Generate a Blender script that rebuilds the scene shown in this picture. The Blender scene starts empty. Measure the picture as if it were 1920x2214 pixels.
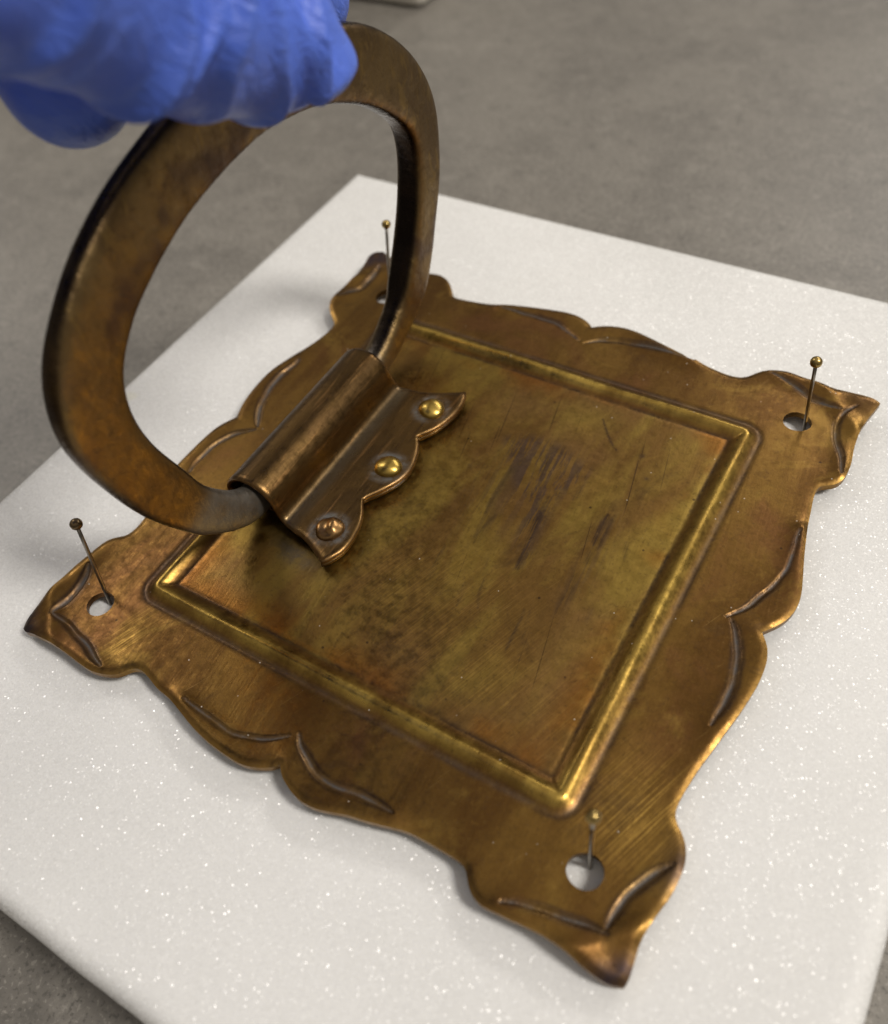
import bpy, bmesh, math, random
import numpy as np
from mathutils import Vector, Matrix, noise
from mathutils.geometry import delaunay_2d_cdt

# ------------------------------------------------------------------ scene, camera, light
sc = bpy.context.scene
S = 0.04            # one plate unit (half the spacing of the fixing holes) in metres
Z0 = 0.55           # plate plane above the table, in plate units
def P(x, y, z): return Vector((x*S, y*S, (z+Z0)*S))

cam_data = bpy.data.cameras.new('camera'); cam = bpy.data.objects.new('camera', cam_data)
sc.collection.objects.link(cam); sc.camera = cam
CR = ((0.8550766854, 0.5088782560, -0.0994323014), (0.3473130981, -0.7045233901, -0.6188864231), (-0.3849902257, 0.4946612107, -0.7791616088))
CC = (1.25645096, -1.71834083, 2.64613873)
m = Matrix.Identity(4)
for i in range(3):
    m[i][0] = CR[0][i]; m[i][1] = -CR[1][i]; m[i][2] = -CR[2][i]
m.translation = P(*CC)
cam.matrix_world = m
cam_data.sensor_fit = 'HORIZONTAL'; cam_data.sensor_width = 36.0
cam_data.lens = 36.0*1877.0/1920.0
cam_data.clip_start = 0.005; cam_data.clip_end = 30
cam_data.dof.use_dof = True; cam_data.dof.focus_distance = 3.18*S
cam_data.dof.aperture_fstop = 19.0; cam_data.dof.aperture_blades = 0

world = bpy.data.worlds.new('World'); sc.world = world; world.use_nodes = True
wn = world.node_tree.nodes; wl = world.node_tree.links; wn.clear()
wo = wn.new('ShaderNodeOutputWorld'); wb = wn.new('ShaderNodeBackground'); wt = wn.new('ShaderNodeTexCoord')
ws = wn.new('ShaderNodeSeparateXYZ'); wr = wn.new('ShaderNodeValToRGB')
wl.new(wt.outputs['Generated'], ws.inputs[0])
wmr = wn.new('ShaderNodeMapRange'); wmr.inputs[1].default_value = -1; wmr.inputs[2].default_value = 1
wl.new(ws.outputs['Z'], wmr.inputs[0]); wl.new(wmr.outputs[0], wr.inputs[0]); wl.new(wr.outputs[0], wb.inputs[0]); wl.new(wb.outputs[0], wo.inputs[0])
wr.color_ramp.elements[0].position = 0.42; wr.color_ramp.elements[0].color = (0.04, 0.036, 0.032, 1)
wr.color_ramp.elements[1].position = 1.0; wr.color_ramp.elements[1].color = (0.62, 0.57, 0.50, 1)
e = wr.color_ramp.elements.new(0.62); e.color = (0.16, 0.145, 0.125, 1)
wb.inputs[1].default_value = 0.88

def area_lamp(name, direction, dist, size, power, col):
    d = bpy.data.lights.new(name, 'AREA'); d.shape = 'RECTANGLE'; d.size = size[0]; d.size_y = size[1]
    d.energy = power; d.color = col
    o = bpy.data.objects.new(name, d); sc.collection.objects.link(o)
    v = Vector(direction).normalized()
    o.location = P(0, 0, 0) + v*dist
    o.rotation_euler = v.to_track_quat('Z', 'Y').to_euler()
    return o
area_lamp('ceiling_lamp_right', (0.74, 0.12, 0.95), 1.5, (0.26, 0.42), 15.5, (1.0, 0.95, 0.88))
area_lamp('ceiling_lamp_left', (-1.15, 0.30, 0.95), 1.7, (0.30, 0.60), 3.6, (1.0, 0.95, 0.90))
area_lamp('ceiling_lamp_back', (0.25, 1.45, 1.0), 1.8, (0.9, 0.25), 6.5, (1.0, 0.95, 0.89))

sc.view_settings.view_transform = 'Standard'; sc.view_settings.look = 'None'
sc.view_settings.gamma = 1.0; sc.view_settings.exposure = 0.0; sc.view_settings.use_curve_mapping = False
sc.render.resolution_x = 888; sc.render.resolution_y = 1024

# ------------------------------------------------------------------ helpers
COL = sc.collection
def tag(o, label=None, cat=None, group=None, kind=None):
    if label: o['label'] = label
    if cat: o['category'] = cat
    if group: o['group'] = group
    if kind: o['kind'] = kind
    return o
def empty(name, loc):
    o = bpy.data.objects.new(name, None); COL.objects.link(o); o.location = loc
    o.empty_display_size = 0.005
    return o
def link_mesh(name, me, mat, parent=None, smooth=True):
    o = bpy.data.objects.new(name, me); COL.objects.link(o)
    if mat: me.materials.append(mat)
    if smooth: me.polygons.foreach_set('use_smooth', [True]*len(me.polygons))
    if parent:
        o.parent = parent; o.matrix_parent_inverse = Matrix.Translation(parent.location).inverted()
    return o
def mesh_np(name, verts, faces, attrs=None):
    """verts in plate units"""
    v = np.asarray(verts, float).copy(); v[:, 2] += Z0; v *= S
    me = bpy.data.meshes.new(name); me.from_pydata(v.tolist(), [], [list(map(int, f)) for f in faces])
    if attrs:
        for k, a in attrs.items():
            at = me.attributes.new(k, 'FLOAT', 'POINT'); at.data.foreach_set('value', np.asarray(a, np.float32))
    me.update(); return me
def catmull(pts, n=6):
    p = np.asarray(pts, float); p = np.vstack([2*p[0]-p[1], p, 2*p[-1]-p[-2]]); out = []
    for i in range(1, len(p)-2):
        for t in np.linspace(0, 1, n, endpoint=False):
            a, b, c, d = p[i-1], p[i], p[i+1], p[i+2]
            out.append(0.5*((2*b)+(c-a)*t+(2*a-5*b+4*c-d)*t*t+(3*b-a-3*c+d)*t**3))
    out.append(p[-2]); return np.array(out)
def resample(p, step=None, n=None):
    d = np.r_[0, np.cumsum(np.linalg.norm(np.diff(p, axis=0), axis=1))]
    n = n or max(3, int(round(d[-1]/step))+1)
    s = np.linspace(0, d[-1], n)
    return np.stack([np.interp(s, d, p[:, k]) for k in range(p.shape[1])], 1)
def smooth1(p, it):
    p = p.copy()
    for _ in range(it): p[1:-1] = 0.25*p[:-2]+0.5*p[1:-1]+0.25*p[2:]
    return p
def dist_poly(q, poly, taper=False):
    """distance of points q (n,2) to an open polyline; taper widens it towards the ends"""
    best = np.full(len(q), 9.0); L = np.r_[0, np.cumsum(np.linalg.norm(np.diff(poly, axis=0), axis=1))]
    for i, (a, b) in enumerate(zip(poly[:-1], poly[1:])):
        ab = b-a; t = np.clip(((q-a)@ab)/max(ab@ab, 1e-12), 0, 1)
        d = np.linalg.norm(q-(a+t[:, None]*ab), axis=1)
        if taper:
            f = (L[i]+t*(L[i+1]-L[i]))/L[-1]
            d = d/np.clip(0.38+1.0*np.sin(math.pi*f)**0.7, 0.3, 1.15)
        best = np.minimum(best, d)
    return best
def inside(q, poly):
    x, y = q[:, 0], q[:, 1]; c = np.zeros(len(q), bool); n = len(poly)
    for i in range(n):
        x1, y1 = poly[i]; x2, y2 = poly[(i+1) % n]
        cond = ((y1 > y) != (y2 > y))
        if y1 != y2: c ^= cond & (x < (x2-x1)*(y-y1)/(y2-y1)+x1)
    return c
def sstep(a, b, x):
    t = np.clip((x-a)/(b-a), 0, 1); return t*t*(3-2*t)
def tube_mesh(path, radii, nseg=16, caps=True):
    path = np.asarray(path, float); n = len(path); V = []; F = []
    tan = np.gradient(path, axis=0); tan /= np.linalg.norm(tan, axis=1)[:, None]
    up = np.array([0.3, 0.2, 1.0])
    if abs(tan[0] @ (up/np.linalg.norm(up))) > 0.9: up = np.array([1.0, 0.1, 0.0])
    for i in range(n):
        t = tan[i]; u = np.cross(up, t); u /= np.linalg.norm(u); w = np.cross(t, u); up = w
        for k in range(nseg):
            a = 2*math.pi*k/nseg; V.append(path[i]+radii[i]*(math.cos(a)*u+math.sin(a)*w))
    for i in range(n-1):
        for k in range(nseg):
            a = i*nseg+k; b = i*nseg+(k+1) % nseg; F.append((a, b, b+nseg, a+nseg))
    if caps:
        F.append(tuple(range(nseg))[::-1]); F.append(tuple((n-1)*nseg+k for k in range(nseg)))
    return np.array(V), F

# ------------------------------------------------------------------ node helper
class NT:
    def __init__(self, name):
        self.m = bpy.data.materials.new(name); self.m.use_nodes = True
        self.t = self.m.node_tree; self.t.nodes.clear()
        self.out = self.t.nodes.new('ShaderNodeOutputMaterial')
        self.bsdf = self.t.nodes.new('ShaderNodeBsdfPrincipled')
        self.t.links.new(self.bsdf.outputs[0], self.out.inputs[0])
    def put(self, sock, v):
        if isinstance(v, bpy.types.NodeSocket): self.t.links.new(v, sock)
        elif isinstance(v, (tuple, list)) and len(v) == 3 and sock.type == 'RGBA': sock.default_value = (*v, 1)
        else: sock.default_value = v
    def n(self, typ, ins=None, out=0, **props):
        nd = self.t.nodes.new('ShaderNode'+typ)
        for k, v in props.items(): setattr(nd, k, v)
        for k, v in (ins or {}).items(): self.put(nd.inputs[k], v)
        return nd.outputs[out]
    def attr(self, name): return self.n('Attribute', attribute_name=name, out='Fac')
    def obj(self, scale=(1, 1, 1), rot=(0, 0, 0), loc=(0, 0, 0)):
        tc = self.n('TexCoord', out='Object')
        r = self.n('Mapping', {0: tc, 2: rot}) if any(rot) else tc
        return self.n('Mapping', {0: r, 1: loc, 3: tuple(s/S for s in scale)})
    def noise(self, vec, scale=5.0, detail=4, rough=0.55, dist=0.0):
        return self.n('TexNoise', {'Vector': vec, 'Scale': scale, 'Detail': detail, 'Roughness': rough, 'Distortion': dist}, out='Fac')
    def ramp(self, f, a, b, lo=0.0, hi=1.0):
        return self.n('MapRange', {0: f, 1: a, 2: b, 3: lo, 4: hi}, interpolation_type='SMOOTHSTEP')
    def mix(self, f, a, b):
        nd = self.t.nodes.new('ShaderNodeMix'); nd.data_type = 'RGBA'
        self.put(nd.inputs[0], f); self.put(nd.inputs[6], a); self.put(nd.inputs[7], b); return nd.outputs[2]
    def math(self, op, a, b=0.0):
        nd = self.t.nodes.new('ShaderNodeMath'); nd.operation = op
        self.put(nd.inputs[0], a); self.put(nd.inputs[1], b); return nd.outputs[0]
    def bump(self, h, strength, dist):
        return self.n('Bump', {'Strength': strength, 'Distance': dist, 'Height': h})
    def set(self, **k):
        for a, v in k.items(): self.put(self.bsdf.inputs[a.replace('_', ' ')], v)
# ------------------------------------------------------------------ measured outlines (plate units)
OUT = [[[-1.2093,-1.2152],[-1.1904,-1.223],[-1.1524,-1.2164],[-1.0838,-1.2155],[-1.0255,-1.2151],[-0.9561,-1.2169],[-0.8823,-1.224],[-0.8241,-1.2261],[-0.7784,-1.2167],[-0.7415,-1.1989],[-0.7168,-1.1778],[-0.7048,-1.1529],[-0.677,-1.1351],[-0.6394,-1.1371],[-0.5667,-1.1585],[-0.4971,-1.1685],[-0.4404,-1.1844],[-0.3502,-1.2111],[-0.2713,-1.2272],[-0.2271,-1.2321],[-0.1687,-1.236],[-0.1153,-1.235],[-0.071,-1.2235],[-0.0324,-1.2054],[-0.0033,-1.1848],[0.0035,-1.1742]],
       [[0.0035,-1.1742],[0.0301,-1.2002],[0.0614,-1.2169],[0.1017,-1.2315],[0.143,-1.2385],[0.1904,-1.2353],[0.2373,-1.2224],[0.2932,-1.2032],[0.3529,-1.1907],[0.4098,-1.1751],[0.4652,-1.1583],[0.5129,-1.1511],[0.5763,-1.1497],[0.6399,-1.1505],[0.6807,-1.1544],[0.7022,-1.1747],[0.7252,-1.2021],[0.7536,-1.2203],[0.7883,-1.2288],[0.8279,-1.2259],[0.8726,-1.2226],[0.9157,-1.2173],[0.9702,-1.2133],[1.0279,-1.2176],[1.0749,-1.2246],[1.1212,-1.2315],[1.1588,-1.2327],[1.1882,-1.2283],[1.2146,-1.2173]],
       [[1.2146,-1.2173],[1.2198,-1.2078],[1.2191,-1.1857],[1.217,-1.1565],[1.2128,-1.1282],[1.2106,-1.0983],[1.2128,-1.0655],[1.2192,-1.0299],[1.2283,-0.987],[1.2375,-0.9434],[1.2406,-0.897],[1.2412,-0.857],[1.2341,-0.8206],[1.2216,-0.7924],[1.1993,-0.7632],[1.1739,-0.7409],[1.1617,-0.717],[1.1586,-0.6877],[1.1606,-0.6489],[1.1714,-0.5646],[1.1855,-0.4928],[1.2023,-0.412],[1.2196,-0.3292],[1.2296,-0.2675],[1.2379,-0.1991],[1.2389,-0.1463],[1.2349,-0.1018],[1.2231,-0.0607],[1.2043,-0.0293],[1.1871,-0.0083]],
       [[1.1871,-0.0083],[1.2083,0.0217],[1.2341,0.0598],[1.2525,0.1049],[1.2598,0.1519],[1.2559,0.2011],[1.2421,0.2614],[1.2215,0.3431],[1.2059,0.4142],[1.1903,0.4956],[1.1811,0.5659],[1.1695,0.6456],[1.1687,0.6887],[1.1769,0.712],[1.2048,0.7283],[1.2287,0.7487],[1.243,0.7822],[1.247,0.8334],[1.2441,0.8774],[1.2363,0.929],[1.2316,0.9924],[1.2322,1.0596],[1.2406,1.122],[1.2508,1.1663],[1.2612,1.2111]],
       [[1.2612,1.2111],[1.2456,1.2239],[1.2147,1.2349],[1.1696,1.2396],[1.1182,1.2416],[1.0675,1.239],[1.0007,1.2451],[0.9387,1.2539],[0.8831,1.2609],[0.8328,1.2488],[0.7859,1.2252],[0.7602,1.1993],[0.7412,1.1743],[0.713,1.156],[0.6663,1.1509],[0.6079,1.1572],[0.533,1.1676],[0.4405,1.1823],[0.3585,1.203],[0.2916,1.2199],[0.2235,1.2371],[0.1585,1.2445],[0.0994,1.2365],[0.0458,1.2152],[0.0082,1.1916]],
       [[0.0082,1.1916],[-0.0095,1.2101],[-0.043,1.2275],[-0.0947,1.2401],[-0.1491,1.2376],[-0.2089,1.2258],[-0.2847,1.2071],[-0.3691,1.1848],[-0.4624,1.1588],[-0.5714,1.1409],[-0.6564,1.1309],[-0.6933,1.133],[-0.7263,1.1728],[-0.76,1.2112],[-0.7932,1.2371],[-0.8292,1.2522],[-0.8627,1.255],[-0.895,1.2481],[-0.95,1.24],[-1.02,1.236],[-1.08,1.243],[-1.14,1.258],[-1.1898,1.2684]],
       [[-1.1898,1.2684],[-1.2176,1.2518],[-1.2329,1.2311],[-1.2407,1.2065],[-1.2354,1.1699],[-1.2321,1.1293],[-1.2307,1.0848],[-1.2294,1.0407],[-1.2317,0.9956],[-1.2377,0.9492],[-1.2436,0.91],[-1.2439,0.8768],[-1.237,0.847],[-1.2186,0.8159],[-1.1894,0.7836],[-1.158,0.7592],[-1.1338,0.7383],[-1.1221,0.7152],[-1.1194,0.6854],[-1.1237,0.6495],[-1.1299,0.607],[-1.1358,0.5771],[-1.1734,0.4245],[-1.1989,0.3182],[-1.2004,0.2249],[-1.1939,0.1503],[-1.1798,0.0806],[-1.1555,0.0149]],
       [[-1.1555,0.0149],[-1.1742,-0.016],[-1.1977,-0.0758],[-1.2064,-0.1519],[-1.2075,-0.2231],[-1.2085,-0.2815],[-1.2093,-0.3333],[-1.193,-0.42],[-1.165,-0.51],[-1.143,-0.6019],[-1.1371,-0.6404],[-1.1382,-0.6819],[-1.1492,-0.7127],[-1.1769,-0.7366],[-1.1978,-0.7672],[-1.2053,-0.8059],[-1.2098,-0.8672],[-1.2176,-0.939],[-1.2189,-1.0155],[-1.2199,-1.081],[-1.2208,-1.1362],[-1.2216,-1.1816],[-1.2093,-1.2152]]]
GRV = [[[-0.4401,-1.1422],[-0.3836,-1.1541],[-0.3218,-1.1589],[-0.2611,-1.1635],[-0.2002,-1.1601],[-0.1373,-1.1408],[-0.0798,-1.1157],[-0.0297,-1.0816]],
       [[-0.004,-1.0613],[0.0261,-1.0915],[0.0733,-1.115],[0.1334,-1.1373],[0.1904,-1.1467],[0.2498,-1.1408],[0.3134,-1.1322],[0.3646,-1.1269],[0.4117,-1.1267]],
       [[1.172,0.47],[1.1793,0.3611],[1.1778,0.2745],[1.1646,0.1919],[1.1333,0.1163],[1.0993,0.0513],[1.0614,-0.0008]],
       [[1.0789,-0.0026],[1.1119,-0.0494],[1.1372,-0.0986],[1.1548,-0.1572],[1.1626,-0.2258],[1.1659,-0.295],[1.1628,-0.3596],[1.1585,-0.4051]],
       [[0.0235,1.0853],[0.0854,1.1278],[0.1524,1.1518],[0.2381,1.1666],[0.3309,1.179],[0.4074,1.1731],[0.503,1.1709]],
       [[-0.4416,1.1386],[-0.3318,1.1504],[-0.2394,1.1552],[-0.1427,1.1484],[-0.0624,1.1148],[-0.0065,1.0921]],
       [[-1.12,0.4392],[-1.1244,0.4004],[-1.1344,0.3536],[-1.1379,0.2989],[-1.1307,0.235],[-1.1211,0.1805],[-1.1093,0.1352],[-1.0893,0.0874],[-1.0589,0.0419],[-1.037,0.0106]],
       [[-1.0335,-0.0084],[-1.0572,-0.0299],[-1.0977,-0.0706],[-1.1364,-0.1482],[-1.1423,-0.2382],[-1.134,-0.3363]],
       [[-1.1701,-0.8861],[-1.1512,-0.9245],[-1.1335,-0.9906],[-1.1288,-1.0527],[-1.1327,-1.1197]],
       [[-1.1276,-1.1198],[-1.0584,-1.1196],[-0.9762,-1.1424],[-0.899,-1.1618],[-0.8412,-1.1818],[-0.7983,-1.1922]],
       [[0.8197,-1.2],[0.8658,-1.1769],[0.9161,-1.1625],[0.9714,-1.1479],[1.0271,-1.1355],[1.0777,-1.1258],[1.1263,-1.125]],
       [[1.1165,-1.1093],[1.1164,-1.0662],[1.1272,-1.0163],[1.149,-0.9651],[1.1801,-0.9082],[1.2089,-0.8577]],
       [[0.8137,1.2237],[0.8846,1.213],[0.9454,1.188],[1.0078,1.1543],[1.0706,1.1374],[1.1286,1.1341]],
       [[1.1851,1.1806],[1.1489,1.1286],[1.1412,1.0655],[1.1524,1.0026],[1.1787,0.9295],[1.2048,0.8677],[1.222,0.7943]],
       [[-1.2255,0.9046],[-1.1994,0.949],[-1.1624,0.9917],[-1.1508,1.0303],[-1.1461,1.0797],[-1.1488,1.1265],[-1.1661,1.1886]]]
EDGE = [[[-0.3128,-0.4855],[-0.2859,-0.4459],[-0.2679,-0.3931],[-0.2693,-0.3225],[-0.2873,-0.2494],[-0.3211,-0.1913],[-0.3417,-0.1634]],[[-0.3417,-0.1634],[-0.3337,-0.1451],[-0.2979,-0.089],[-0.2628,-0.0182],[-0.2531,0.056],[-0.2702,0.129],[-0.2986,0.188],[-0.3259,0.2226]],[[-0.3259,0.2226],[-0.3104,0.2406],[-0.2765,0.2942],[-0.255,0.3694],[-0.2462,0.4398],[-0.2571,0.5022],[-0.2752,0.5338]]]
H_oL = [[-0.3315,-0.115],[-0.4135,-0.0802],[-0.5038,-0.0209],[-0.5806,0.0541],[-0.6427,0.1465],[-0.6942,0.247],[-0.7409,0.3444],[-0.7813,0.4421],[-0.8127,0.5456],[-0.8422,0.6425],[-0.8667,0.7387],[-0.8835,0.8146],[-0.8934,0.8964],[-0.888,0.9525],[-0.8706,1.0318],[-0.8457,1.0938],[-0.8149,1.1486],[-0.7732,1.1994],[-0.7179,1.251],[-0.6535,1.3013],[-0.667,1.2965],[-0.6004,1.3429],[-0.5269,1.3849],[-0.4424,1.4284],[-0.353,1.4622],[-0.2542,1.4923],[-0.1532,1.5231]]
H_oR = [[0.7522,1.4154],[0.8467,1.352],[0.9435,1.2681],[1.0272,1.1678],[1.0801,1.0668],[1.1002,0.9763],[1.1027,0.8908],[1.0959,0.8066],[1.0773,0.7142],[1.0462,0.6131],[1.0891,0.7341],[1.0389,0.5964],[0.9947,0.492],[0.9268,0.3521],[0.8723,0.2445],[0.8028,0.1438],[0.7401,0.0767],[0.6769,0.0412],[0.6034,0.0253]]
H_iL = [[-0.4928,0.2851],[-0.5309,0.337],[-0.5743,0.4142],[-0.6154,0.5251],[-0.6538,0.6285],[-0.6838,0.7361],[-0.6954,0.8369],[-0.6879,0.9227],[-0.6708,0.9814],[-0.6491,1.0203],[-0.6094,1.0711],[-0.5571,1.1177],[-0.492,1.1672],[-0.4809,1.1676],[-0.4021,1.2119],[-0.3026,1.2521],[-0.1804,1.2888],[-0.0644,1.3064],[0.0526,1.318],[0.1822,1.3175],[0.2996,1.3049],[0.4329,1.2783],[0.5524,1.2295]]
H_iR = [[0.7392,1.1183],[0.8219,1.0486],[0.906,0.961],[0.9215,0.8787],[0.9075,0.7527],[0.8888,0.7028],[0.8539,0.5977],[0.8157,0.508],[0.7538,0.4123],[0.7033,0.3341],[0.6374,0.255],[0.5778,0.1997],[0.5228,0.1606]]
H_oLf = [[-0.3989,0.0192],[-0.477,0.0524],[-0.5628,0.1088],[-0.6359,0.1802],[-0.695,0.268],[-0.744,0.3636],[-0.7884,0.4564],[-0.8269,0.5493],[-0.8568,0.6477],[-0.8848,0.7399],[-0.9082,0.8315],[-0.9241,0.9036],[-0.9335,0.9815],[-0.9283,1.0348],[-0.9118,1.1103],[-0.8882,1.1693],[-0.8589,1.2214],[-0.8192,1.2697],[-0.7665,1.3188],[-0.7053,1.3667],[-0.7181,1.3621],[-0.6547,1.4063],[-0.5848,1.4462],[-0.5044,1.4876],[-0.4194,1.5197],[-0.3253,1.5484],[-0.2293,1.5777]]
# ------------------------------------------------------------------ materials
def bronze(name, base_a, base_b, base_c, stretch=(2.2, 0.55, 1.0), rough=(0.30, 0.46)):
    """patinated brass: brown / olive / reddish blotches, fine brushed scratches"""
    M = NT(name)
    v = M.obj(stretch); vr = M.obj((1, 1, 1))
    n1 = M.noise(v, 2.3, 6, 0.62, 0.4); n2 = M.noise(vr, 1.7, 5, 0.6, 0.8); n3 = M.noise(vr, 26.0, 5, 0.65)
    c = M.mix(M.ramp(n1, 0.38, 0.62), base_a, base_b)
    c = M.mix(M.ramp(n2, 0.52, 0.72, 0, 0.75), c, base_c)
    c = M.mix(M.ramp(n3, 0.50, 0.72, 0, 0.35), c, tuple(x*0.45 for x in base_a))
    c = M.mix(M.ramp(n3, 0.30, 0.44, 0.30, 0), c, tuple(min(1, x*1.5) for x in base_b))
    r = M.ramp(n3, 0.3, 0.7, rough[0], rough[1])
    return M, c, r, v, vr, n1, n2, n3

def mat_plate():
    M, c, r, v, vr, n1, n2, n3 = bronze('plate_patina', (0.142, 0.072, 0.021), (0.222, 0.124, 0.032), (0.200, 0.092, 0.036), rough=(0.28, 0.46))
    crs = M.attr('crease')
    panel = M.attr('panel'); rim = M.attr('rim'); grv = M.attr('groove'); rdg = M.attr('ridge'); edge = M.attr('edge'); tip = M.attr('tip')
    # centre panel: olive brass in long brush strokes, orange heat tint along its rim
    ng = M.noise(M.obj((1.9, 0.50, 1), (0, 0, math.radians(8))), 2.6, 5, 0.6, 0.5)
    olive = M.mix(M.ramp(ng, 0.38, 0.60), (0.205, 0.115, 0.034), (0.322, 0.218, 0.050))
    nb = M.noise(M.obj((1, 1, 1)), 1.35, 3, 0.5)
    olive = M.mix(M.ramp(nb, 0.50, 0.66, 0, 0.8), olive, (0.240, 0.132, 0.050))
    c = M.mix(M.math('MULTIPLY', panel, 0.85), c, olive)
    orange = M.math('MULTIPLY', rim, M.ramp(M.noise(vr, 2.6, 3, 0.6), 0.44, 0.6, 0.0, 0.62))
    c = M.mix(orange, c, (0.27, 0.100, 0.016))
    # dark purple-brown streaks left on the panel
    st = M.noise(M.obj((15, 1.1, 1), (0, 0, math.radians(-5))), 2.2, 7, 0.72, 0.35)
    patch = M.attr('patch')
    c = M.mix(M.math('MULTIPLY', M.ramp(st, 0.475, 0.515, 0, 0.8), patch), c, (0.100, 0.066, 0.052))
    c = M.mix(M.math('MULTIPLY', M.attr('scratch'), M.ramp(st, 0.42, 0.52, 0.2, 0.85)), c, (0.062, 0.040, 0.030))
    # long thin scratches, dark and bright
    s1 = M.noise(M.obj((60, 0.8, 1), (0, 0, math.radians(-12))), 1.5, 2, 0.5)
    c = M.mix(M.math('MULTIPLY', M.ramp(s1, 0.70, 0.735, 0, 0.8), panel), c, (0.08, 0.045, 0.022))
    s2 = M.noise(M.obj((130, 2.2, 1), (0, 0, math.radians(20))), 1.5, 3, 0.6)
    reg = M.attr('polish')
    c = M.mix(M.math('MULTIPLY', M.ramp(s2, 0.45, 0.66, 0.18, 0.95), reg), c, (0.62, 0.38, 0.09))
    s3 = M.noise(M.obj((150, 2.6, 1), (0, 0, math.radians(26))), 1.5, 2, 0.5)
    c = M.mix(M.ramp(s3, 0.70, 0.78, 0, 0.5), c, (0.42, 0.27, 0.09))
    # ridge rubbed to brass
    gold = M.mix(M.ramp(n1, 0.35, 0.6), (0.27, 0.165, 0.038), (0.60, 0.41, 0.095))
    c = M.mix(M.math('MULTIPLY', rdg, M.ramp(n2, 0.3, 0.6, 0.45, 0.95)), c, gold)
    c = M.mix(M.math('MULTIPLY', edge, 0.5), c, (0.40, 0.24, 0.07))
    wr_ = M.noise(M.obj((2.2, 1.4, 1), (0, 0, math.radians(35))), 2.0, 6, 0.7, 0.6)
    c = M.mix(M.ramp(wr_, 0.54, 0.68, 0, 0.5), c, (0.31, 0.190, 0.046))
    c = M.mix(M.ramp(wr_, 0.30, 0.42, 0.45, 0), c, (0.095, 0.056, 0.026))
    # grey oxide in the chased lines, bent tips painted dark where they reflect away from the light
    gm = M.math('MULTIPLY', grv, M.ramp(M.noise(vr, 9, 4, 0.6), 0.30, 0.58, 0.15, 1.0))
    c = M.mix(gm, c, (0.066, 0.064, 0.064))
    c = M.mix(M.math('MULTIPLY', tip, M.ramp(n3, 0.3, 0.6, 0.6, 1)), c, (0.060, 0.043, 0.046))
    c = M.mix(M.math('MULTIPLY', crs, M.ramp(M.noise(vr, 5.0, 4, 0.65), 0.38, 0.58, 0.2, 0.95)), c, (0.060, 0.038, 0.026))  # dark ridge lines; groove flanks have their shadow painted into the colour
    c = M.mix(M.math('MULTIPLY', M.attr('bare'), M.ramp(n3, 0.3, 0.6, 0.4, 0.95)), c, (0.115, 0.100, 0.080))
    # dust specks
    du = M.n('TexVoronoi', {'Vector': vr, 'Scale': 13.0}, out='Distance')
    dust = M.ramp(du, 0.022, 0.045, 0.8, 0)
    # small dark pits
    pit = M.n('TexVoronoi', {'Vector': vr, 'Scale': 9.0}, out='Distance')
    c = M.mix(M.ramp(pit, 0.03, 0.06, 0.75, 0), c, (0.05, 0.03, 0.02))
    n4 = M.noise(vr, 70.0, 3, 0.7)
    c = M.mix(M.ramp(n4, 0.50, 0.75, 0, 0.40), c, (0.085, 0.050, 0.026))
    c = M.mix(M.ramp(n4, 0.26, 0.42, 0.30, 0), c, (0.30, 0.190, 0.065))
    c = M.mix(dust, c, (0.55, 0.50, 0.42))
    M.put(M.bsdf.inputs['Base Color'], c)
    met = M.math('SUBTRACT', M.math('SUBTRACT', 1.0, dust), M.math('MULTIPLY', gm, 0.75))
    M.put(M.bsdf.inputs['Metallic'], met)
    rr = M.math('SUBTRACT', r, M.math('MULTIPLY', rdg, 0.03))
    M.put(M.bsdf.inputs['Roughness'], M.math('ADD', rr, M.math('MULTIPLY', gm, 0.2)))
    sb = M.noise(M.obj((40, 1.6, 1), (0, 0, math.radians(-6))), 2.0, 4, 0.6)
    h = M.math('ADD', M.math('MULTIPLY', sb, 0.5), M.math('MULTIPLY', n3, 0.6))
    M.put(M.bsdf.inputs['Normal'], M.bump(h, 0.35, 0.00012))
    return M.m

def mat_handle():
    M, c, r, v, vr, n1, n2, n3 = bronze('handle_patina', (0.155, 0.100, 0.046), (0.215, 0.144, 0.062), (0.150, 0.102, 0.064), (1, 1.5, 0.9), (0.36, 0.52))
    nn = M.noise(M.obj((1, 5, 2.4)), 4.0, 6, 0.7, 0.6)
    c = M.mix(M.ramp(nn, 0.52, 0.64, 0, 0.8), c, (0.255, 0.165, 0.058))
    c = M.mix(M.ramp(M.noise(vr, 2.2, 3, 0.6), 0.60, 0.70, 0, 0.75), c, (0.085, 0.055, 0.045))
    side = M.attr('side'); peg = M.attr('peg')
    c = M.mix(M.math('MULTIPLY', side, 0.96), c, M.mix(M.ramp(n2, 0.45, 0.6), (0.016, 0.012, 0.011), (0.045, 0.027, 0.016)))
    pm = M.math('MULTIPLY', peg, M.ramp(M.noise(vr, 7, 4, 0.6), 0.3, 0.6, 0.5, 1.0))
    c = M.mix(pm, c, (0.15, 0.135, 0.115))
    M.put(M.bsdf.inputs['Base Color'], c)
    M.put(M.bsdf.inputs['Metallic'], M.math('SUBTRACT', 1.0, M.math('MULTIPLY', pm, 0.4)))
    M.put(M.bsdf.inputs['Roughness'], M.math('SUBTRACT', r, M.math('MULTIPLY', side, 0.16)))
    M.put(M.bsdf.inputs['Normal'], M.bump(M.math('ADD', M.math('ADD', nn, n3), M.noise(vr, 7.0, 3, 0.6)), 0.5, 0.00028))
    return M.m

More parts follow.
